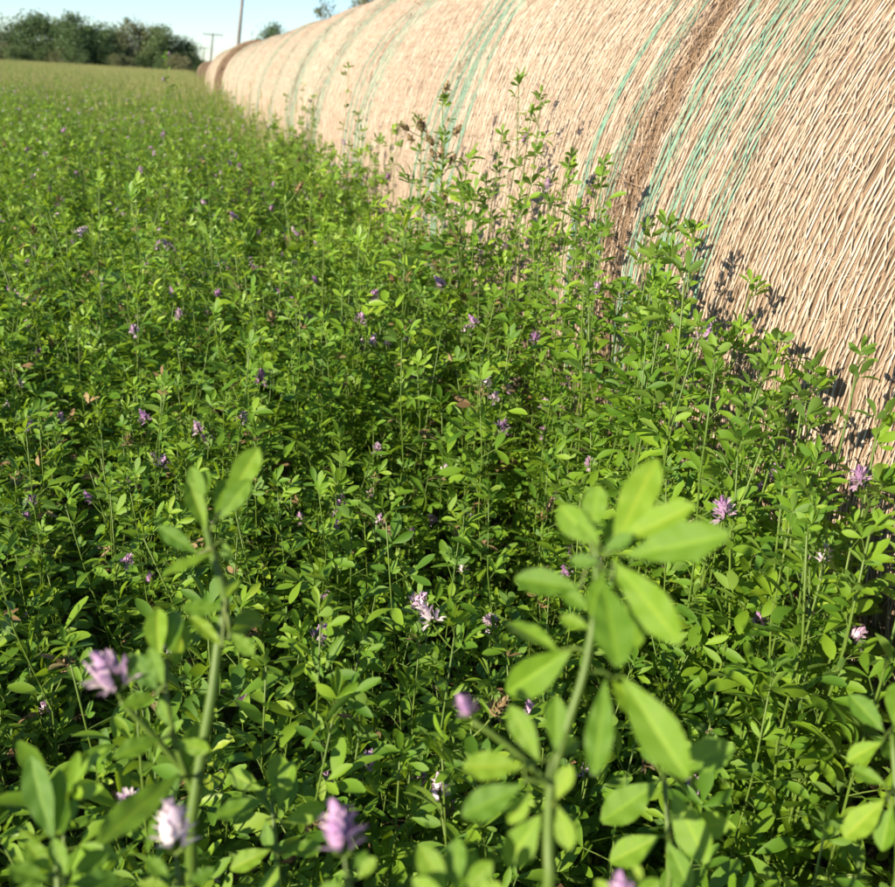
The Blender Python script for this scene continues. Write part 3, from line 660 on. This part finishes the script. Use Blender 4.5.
hero('tall sharp alfalfa stem with a lilac flower head on its left branch, left foreground',
     [(190, 830, .365), (193, 809, .362), (204, 739, .355), (213, 690, .35), (219, 636, .348), (227, 600, .345), (214, 560, .342), (204, 518, .34), (200, 495, .34)],
     [((212, 530, D), [lf(226, 503, 259, 450, 26, D, .008), lf(220, 520, 248, 478, 22, D - .006, .0), lf(216, 515, 226, 480, 16, D, .008)]),
      ((204, 515, D), [lf(205, 509, 192, 467, 17, D, .006), lf(207, 530, 187, 480, 18, D - .006, .0), lf(203, 505, 208, 470, 12, D, .006)]),
      ((206, 550, D), [lf(198, 554, 158, 526, 17, D, .0), lf(214, 552, 163, 574, 15, D - .006, -.004), lf(222, 540, 230, 562, 14, D, .0)]),
      ((226, 604, D), [lf(224, 608, 182, 608, 16, D, .0), lf(222, 646, 190, 617, 15, D, .006), lf(226, 598, 236, 576, 14, D, .006)]),
      ((226, 612, D), [lf(230, 622, 266, 616, 21, D, .01), lf(229, 640, 250, 622, 14, D, .01), lf(230, 632, 254, 655, 15, D, .0)]),
      ((166, 690, .345), [lf(160, 660, 154, 606, 23, .345, .006), lf(169, 655, 174, 608, 22, .345, .01), lf(174, 668, 186, 628, 18, .35, .01)]),
      ((164, 690, .345), [lf(158, 690, 128, 655, 22, .34, .0), lf(156, 696, 122, 706, 26, .34, -.004), lf(164, 685, 150, 648, 16, .338, .0)]),
      ((168, 734, .352), [lf(160, 739, 116, 754, 20, .345, -.006), lf(172, 728, 160, 700, 15, .35, .0), lf(176, 742, 210, 750, 20, .35, .0)]),
      ((190, 780, .362), [lf(178, 775, 98, 842, 32, .35, -.02), lf(186, 776, 196, 722, 18, .36, .0), lf(180, 784, 148, 852, 18, .35, -.01)])],
     [((122, 703, .345), (104, 668, .342), 0, 1.0)], 0.0023, [[(192, 790, .362), (172, 745, .355), (166, 690, .345)], [(185, 772, .36), (160, 742, .352), (121, 702, .345)]])
hero('pale lilac flower head low at the bottom left beside the tall stem',
     [(180, 900, .335), (179, 880, .335), (177, 868, .335)],
     [((178, 880, .335), [lf(170, 880, 146, 858, 20, .332, .0), lf(170, 888, 140, 884, 20, .33, .0), lf(186, 884, 215, 870, 22, .335, .0)])],
     [((177, 868, .335), (171, 820, .335), 1, 1.05)], 0.0016)
hero('upright pointed leaves of an alfalfa shoot in the bottom left corner',
     [(60, 905, .36), (58, 880, .36), (56, 845, .358)],
     [((56, 845, .358), [lf(54, 842, 27, 757, 26, .357, .0), lf(57, 834, 58, 768, 17, .357, .004), lf(60, 836, 76, 800, 15, .36, .006)]),
      ((58, 872, .36), [lf(50, 872, 26, 842, 20, .355, .0), lf(66, 876, 56, 838, 22, .355, .0), lf(48, 880, 8, 868, 24, .352, .0)]),
      ((62, 880, .36), [lf(70, 876, 108, 852, 26, .36, .0), lf(70, 884, 120, 880, 26, .358, .0), lf(56, 892, 10, 896, 26, .35, .0)])], [], 0.0017)
hero('purple flower head with a green leaf under it at the bottom edge',
     [(352, 905, .30), (350, 890, .30), (346, 872, .30)],
     [((350, 888, .30), [lf(345, 884, 318, 892, 26, .295, .0), lf(356, 880, 376, 858, 18, .30, .0), lf(350, 872, 366, 850, 14, .302, .0)])],
     [((346, 872, .30), (338, 826, .30), 2, 0.95)], 0.0016)
hero('upright blurred leaf tuft at the bottom edge left of the big shoot',
     [(455, 905, .28), (453, 893, .28)],
     [((454, 900, .28), [lf(448, 893, 420, 846, 30, .275, .0), lf(455, 890, 456, 838, 26, .277, .0), lf(462, 892, 492, 862, 30, .278, .0)]),
      ((456, 902, .28), [lf(448, 900, 412, 880, 28, .27, .0), lf(464, 900, 505, 890, 28, .275, .0), lf(458, 896, 474, 852, 18, .285, .004)])], [], 0.0017)
hero('violet flower tip rising over the bottom edge right of the big shoot',
     [(625, 955, .30), (624, 938, .30)], [((625, 915, .30), [lf(618, 905, 596, 880, 20, .30, .0), lf(632, 905, 660, 880, 22, .30, .0), lf(626, 900, 640, 866, 18, .305, .0)])],
     [((624, 938, .30), (621, 900, .30), 2, 0.8)], 0.0016)
hero('broad dark green leaves of a shoot right of the big blurred one',
     [(672, 890, .40), (668, 830, .40), (664, 775, .398)],
     [((664, 778, .398), [lf(672, 768, 735, 748, 44, .395, .0), lf(658, 782, 602, 822, 36, .39, .0), lf(664, 768, 656, 716, 26, .40, .008)]),
      ((666, 790, .40), [lf(672, 792, 708, 862, 34, .392, .0), lf(660, 772, 690, 742, 24, .40, .0), lf(656, 766, 642, 745, 18, .40, .0)]),
      ((668, 830, .40), [lf(676, 832, 730, 822, 32, .40, .0), lf(660, 836, 610, 862, 34, .392, .0), lf(668, 842, 690, 890, 28, .392, .0)])], [], 0.0018)
hero('large rounded leaves cut off by the right edge of the picture',
     [(900, 900, .42), (898, 820, .42), (892, 735, .418)],
     [((892, 735, .418), [lf(884, 732, 850, 694, 30, .41, .0), lf(882, 742, 846, 760, 32, .41, .0), lf(894, 726, 900, 680, 28, .42, .006)]),
      ((896, 790, .42), [lf(886, 785, 852, 768, 34, .41, .0), lf(884, 800, 845, 838, 34, .40, .0), lf(892, 806, 880, 850, 30, .405, .0)])], [], 0.0018)
hero('broad leaves of a low shoot at the bottom between the two tall stems',
     [(280, 900, .43), (276, 850, .43), (272, 800, .43)],
     [((272, 802, .43), [lf(262, 790, 228, 772, 30, .425, .0), lf(264, 800, 216, 818, 32, .42, .0), lf(274, 796, 280, 752, 24, .43, .006)]),
      ((274, 815, .43), [lf(278, 810, 290, 760, 26, .43, .0), lf(266, 820, 268, 850, 24, .425, .0), lf(284, 822, 325, 806, 30, .43, .0)]),
      ((278, 850, .43), [lf(270, 850, 230, 868, 34, .42, .0), lf(286, 852, 322, 846, 30, .43, .0), lf(278, 862, 262, 905, 28, .42, .0)])], [], 0.0017)

# ------------------------------------------------------------------ tall plants standing up against the bales
def before_bale(px, py, frac):
    # point on the ray at the share -frac of the way to the bale flank
    w = ray(px, py); a = w[0] ** 2 + w[2] ** 2; o = np.array([-BX, EYE[2] - BR]); b = w[0] * o[0] + w[2] * o[1]; c = o @ o - BR * BR
    return EYE + w * ((-b - math.sqrt(max(b * b - a * c, 0))) / a) * -frac
def tall_plant(label, tops, seed, dens=0.55, leafL=0.03, group='tall alfalfa plants before the bales', foot=None):
    """tops: (px, py, Y, kind) of each stem tip"""
    r = np.random.default_rng(seed); T = [before_bale(a, b, Y) if Y < 0 else at_y(a, b, Y) for a, b, Y, k in tops]
    f = np.array(foot if foot is not None else [np.mean([t[0] for t in T]) - 0.03, np.mean([t[1] for t in T]) - 0.02, 0.0]); f[2] = 0
    e = empty('alfalfa_plant', f); tag(e, label, 'alfalfa', group)
    for t, (a, b, Y, kind) in zip(T, tops):
        v = t - f; Hh = v[2]; lean = float(np.hypot(v[0], v[1]))
        P, leaves, heads = stem_plan(int(r.integers(1, 1e6)), Hh, lean, leafL, dens, 0.30)
        az = math.atan2(v[1], v[0])
        so = new_obj('stem', stem_geo(P, 0.0021, 0.0008, 6).mesh('stem', PLANT_MATS), e, mat4(rotz(az)))
        for M, li, tt in leaves: new_obj('leaf', LEAF_HI_ME[li], so, M)
        if kind == 'lilac':
            for h in heads[:1]: new_obj('flower_head', FLOWER_ME[int(r.integers(0, 4))], so, h)
        if kind == 'dry':
            for q in range(5):
                fq = r.uniform(0.80, 1.0) * 10; i = min(int(fq), 9); p = P[i] + (P[i + 1] - P[i]) * (fq - i)
                new_obj('seed_head', DRYHEAD_ME[int(r.integers(0, 3))], so, mat4(rotz(r.uniform(0, 6.28)) @ roty(r.uniform(0.3, 1.2)), p, 1.6))
    return e
tall_plant('tallest alfalfa plant before the second bale, with brown seed heads on its left stems', [(518, 82, -.85, 'lilac'), (446, 106, -.80, 'dry'), (543, 103, -.86, ''), (434, 178, -.80, 'lilac'), (500, 140, -.8, ''), (470, 222, -.82, 'lilac'), (530, 170, -.8, ''), (455, 140, -.8, 'dry'), (425, 125, -.82, 'dry'), (480, 190, -.78, ''), (510, 200, -.78, ''), (545, 215, -.8, ''), (525, 120, -.84, '')], 61, 1.0, 0.027, foot=[0.40, 1.50, 0])
tall_plant('bushy alfalfa plant right of the tallest one, before the second bale', [(570, 162, -.9, ''), (548, 188, -.88, 'lilac'), (600, 195, -.88, ''), (585, 225, -.85, 'lilac'), (560, 215, -.8, ''), (535, 235, -.78, 'lilac'), (575, 245, -.76, ''), (600, 240, -.8, '')], 62, 1.0, 0.028)
tall_plant('slim alfalfa plant standing before the brown gap between the two nearest bales', [(630, 175, -.9, ''), (645, 235, -.88, ''), (612, 232, -.88, 'lilac'), (625, 245, -.84, '')], 63, 0.75)
tall_plant('alfalfa plant shading the left edge of the nearest bale', [(708, 245, -.86, ''), (690, 262, -.84, ''), (735, 300, -.87, ''), (668, 232, -.88, ''), (720, 280, -.82, ''), (655, 262, -.85, '')], 64, 0.85)
tall_plant('alfalfa plant with pink flowers below the middle of the nearest bale', [(775, 372, -.88, 'lilac'), (752, 385, -.85, ''), (745, 350, -.87, 'lilac'), (790, 420, -.84, '')], 65, 0.8)
tall_plant('upright alfalfa plant at the right edge before the nearest bale', [(868, 368, -.87, 'lilac'), (850, 410, -.84, ''), (885, 440, -.85, 'lilac')], 66, 0.65)
edge_r = np.random.default_rng(123)
EDGE = [(625, 262), (650, 278), (675, 292), (700, 312), (725, 336), (745, 362), (768, 412), (790, 445), (812, 470), (836, 490), (858, 510), (880, 535), (896, 560)]
where = ['under the brown gap between the nearest bales', 'just right of the brown gap', 'below the first green band', 'below the second green band', 'below the third green band', 'right of the green bands', 'left of the pink-flowered edge plant', 'under the pink-flowered edge plant', 'right of the pink-flowered edge plant', 'left of the upright edge plant', 'under the upright edge plant', 'near the right picture edge', 'cut by the right picture edge']
for q, (px, py) in enumerate(EDGE):
    tall_plant('bushy alfalfa plant at the nearest bale, ' + where[q], [(px + edge_r.normal(0, 12), py + edge_r.uniform(0, 60), -edge_r.uniform(0.72, 0.92), edge_r.choice(['', '', 'lilac', ''])) for _ in range(5 if q < 6 else 4)], 200 + q, 0.85, 0.029)
tall_plant('dark bushy alfalfa clump left of the tallest plant, with brown dead heads', [(395, 215, -.84, 'dry'), (415, 235, -.8, 'dry'), (440, 250, -.8, ''), (380, 235, -.78, 'dry'), (405, 255, -.76, ''), (460, 255, -.8, 'dry'), (430, 270, -.74, 'dry')], 75, 1.0, 0.025)
tall_plant('lone thin alfalfa stem rising before the third bale', [(338, 70, 3.3, '')], 67, 0.45)
tall_plant('thin alfalfa plant before the fourth bale', [(362, 118, 3.0, 'lilac'), (385, 130, 2.7, ''), (350, 135, 3.0, '')], 68, 0.6)
tall_plant('feathery alfalfa plant before the fifth bale', [(303, 88, 4.6, ''), (312, 100, 4.4, 'lilac'), (290, 100, 4.8, '')], 69, 0.6)
tall_plant('alfalfa plant with an upright lilac flower at the right of the picture', [(776, 512, 0.60, 'lilac'), (800, 470, 0.66, ''), (740, 480, 0.66, '')], 70, 0.8)
tall_plant('pale-topped tall weed standing up before the distant tree line', [(160, 56, 5.2, 'lilac'), (164, 62, 5.2, 'lilac')], 71, 0.5)

# ------------------------------------------------------------------ trees
def crown_mesh(seed, n_cl, per, leaf, sparse=0.0, mat=M_TREE):
    """unit crown: x,y in -0.5..0.5, z in 0..1"""
    r = np.random.default_rng(seed); C = []
    while len(C) < n_cl:
        p = r.uniform(-1, 1, 3); d = np.linalg.norm(p)
        if d > 1 or (d < 0.55 and r.random() < 0.6): continue
        wid = 0.80 + 0.25 * math.sin(3 * math.atan2(p[1], p[0]) + seed) + r.normal(0, 0.08)
        C.append([p[0] * 0.5 * wid, p[1] * 0.5 * wid, 0.5 + 0.5 * p[2] * (0.85 + 0.2 * math.sin(4 * p[0] + seed))])
    C = np.array(C); n = n_cl * per
    cen = np.repeat(C, per, 0); cs = np.repeat(r.uniform(0.035, 0.10, n_cl) * (1 - 0.4 * sparse), per)
    P = cen + r.normal(0, 1, (n, 3)) * cs[:, None] * [1, 1, 0.8]; P[:, 2] = np.clip(P[:, 2], 0.0, 1.08)
    a = r.normal(size=(n, 3)); a /= np.linalg.norm(a, axis=1, keepdims=True); b = np.cross(a, r.normal(size=(n, 3))); b /= np.linalg.norm(b, axis=1, keepdims=True)
    s = leaf * r.uniform(0.6, 1.3, n)[:, None]
    V = np.stack([P - a * s, P - b * s * 0.5, P + a * s, P + b * s * 0.5], 1).reshape(-1, 3)
    g = Geo(); t = np.clip(np.repeat(r.normal(0.5, 0.18, n_cl), per) + r.normal(0, 0.12, n), 0, 1)
    g.add(V, np.arange(4 * n).reshape(-1, 4), 0, np.repeat(t, 4)); return g.mesh('crown', [mat], False), C
CR = [crown_mesh(31 + k, 130, 75, 0.021) for k in range(3)] + [crown_mesh(41, 120, 60, 0.020, 0.3, M_TREE_DRY), crown_mesh(45, 46, 34, 0.020, 0.9, M_TREE_DRY)]
def trunk_mesh(seed, C, rad=0.02):
    r = np.random.default_rng(seed); g = Geo()
    tube(g, bez((0, 0, -0.12), (0.02, 0.01, 0.2), (0.0, 0.02, 0.75), 9), np.linspace(rad, rad * 0.3, 9), 8, 0, 0.5)
    for c in C[r.permutation(len(C))[:26]]:
        z0 = r.uniform(0.0, 0.5) * c[2]; st = np.array([0.012, 0.01, z0]); tube(g, bez(st, (st + c) / 2 + [0, 0, -0.04], c, 6), np.linspace(rad * 0.4, rad * 0.08, 6), 5, 0, 0.5)
    return g.mesh('trunk', [M_BARK])
TR = [trunk_mesh(51 + k, CR[k][1]) for k in range(5)]
def tree(label, px, top_py, Y, wpx, kind, name='field_tree', group='trees along the far edge of the field', low=0.04, rz=0.0):
    top = at_y(px, top_py, Y); w = wpx / FPX * Y * 1.05; h = top[2]
    e = empty(name, (top[0], top[1], 0), rz); tag(e, label, 'tree', group)
    zs = h * (1 - low) / 1.0
    M = np.diag([w, w, zs, 1.0]); M[2, 3] = h * low
    new_obj('crown', CR[kind][0], e, M)
    Mt = np.diag([w, w, zs, 1.0]); Mt[2, 3] = h * low; o = new_obj('trunk', TR[kind], e, Mt)
tree('rusty-tinged tree cut off by the left edge of the picture', -12, 22, 118, 46, 3, rz=1.0)
tree('big rounded tree at the left end of the far tree line', 32, 8, 116, 58, 0)
tree('second rounded dark tree from the left in the far tree line', 74, 13, 112, 50, 1, rz=2.0)
tree('low dark shaded tree in the middle of the far tree line', 112, 26, 128, 58, 2)
tree('dark tree half hidden behind the middle of the far tree line', 92, 24, 132, 50, 0, rz=4.0)
tree('thin-topped pale tree right of the dark middle of the tree line', 137, 14, 114, 36, 3)
tree('bushy olive tree second from the right end of the tree line', 163, 25, 113, 42, 1, rz=4.0)
tree('smallest rounded tree at the right end of the far tree line', 184, 38, 114, 32, 2, rz=1.5)
tree('low bush trailing off right of the far tree line', 196, 58, 116, 18, 0, rz=2.2)
tree('low rounded green bush showing above the far bales', 277, 24, 70, 40, 1, 'field_bush', 'trees behind the bales', rz=3.0)
tree('sparse twiggy tree behind the bales against the sky', 322, -6, 66, 52, 4, 'field_tree', 'trees behind the bales')
tree('tree top just showing above the bales at the upper edge', 372, -20, 66, 46, 3, 'field_tree', 'trees behind the bales')

for k, px in enumerate(range(-30, 206, 15)):
    tree('low dark undergrowth bush at the foot of the %s' % ['far tree line by the left edge', 'rusty-tinged leftmost tree', 'rusty-tinged tree, right side', 'big rounded tree, left side', 'big rounded tree, middle', 'big rounded tree, right side', 'second rounded tree, left side', 'second rounded tree, right side', 'dark middle trees, left side', 'dark middle trees, right side', 'thin-topped pale tree', 'thin-topped pale tree, right side', 'bushy olive tree, left side', 'bushy olive tree, right side', 'smallest rounded tree', 'tree line at its right end'][k], px, 44 + 0.062 * px - (k * 7 % 5), 108 + (k * 5 % 7), 24, (1, 2, 3, 0)[k % 4], 'field_bush', 'undergrowth along the far tree line', rz=k * 1.3)

# ------------------------------------------------------------------ utility poles
def pole(label, base_px, top, Y, rad, arm):
    t = at_y(*top, Y); b = at_y(*base_px, Y); d = (t - b) / (t[2] - b[2]); foot = t - d * t[2]
    e = empty('utility_pole', foot); tag(e, label, 'utility pole', 'utility poles along the field')
    g = Geo(); tube(g, np.array([t - foot, t - foot]) * [[0, 0, 0], [1, 1, 1]], [rad, rad * 0.7], 12, 0, 0.5); new_obj('pole', g.mesh('pole', [M_POLE]), e)
    ax = unit(np.array([1.0, -0.05, 0.0])); top3 = t - foot - [0, 0, 0.25]
    if arm:
        g = Geo(); A = top3 + np.array([0, -rad - 0.06, 0])
        for s in (1,):
            c = [A + ax * x + np.array([0, y, z]) for x in (-arm / 2, arm / 2) for y in (-0.06, 0.06) for z in (-0.08, 0.08)]
        g.add(c, [[0, 1, 3, 2], [4, 6, 7, 5], [0, 4, 5, 1], [2, 3, 7, 6], [0, 2, 6, 4], [1, 5, 7, 3]]); new_obj('crossarm', g.mesh('crossarm', [M_POLE], False), e)
        for x in (-0.46, -0.2, 0.2, 0.46):
            g = Geo(); p = A + ax * x * arm + [0, 0, 0.081]; tube(g, np.array([p, p + [0, 0, 0.08], p + [0, 0, 0.12], p + [0, 0, 0.2]]), [0.03, 0.04, 0.07, 0.04], 8, 0, 0.5); new_obj('insulator', g.mesh('insulator', [M_INS]), e)
pole('tall leaning wooden utility pole rising behind the bales', (237.5, 52), (246, -42), 85, 0.17, 2.6)
pole('smaller wooden utility pole with a crossarm beside the tree line', (210.5, 62), (213, 33), 165, 0.19, 3.0)
pole('tiny farthest utility pole at the end of the tree line', (203, 64), (204.5, 47), 260, 0.18, 2.6)
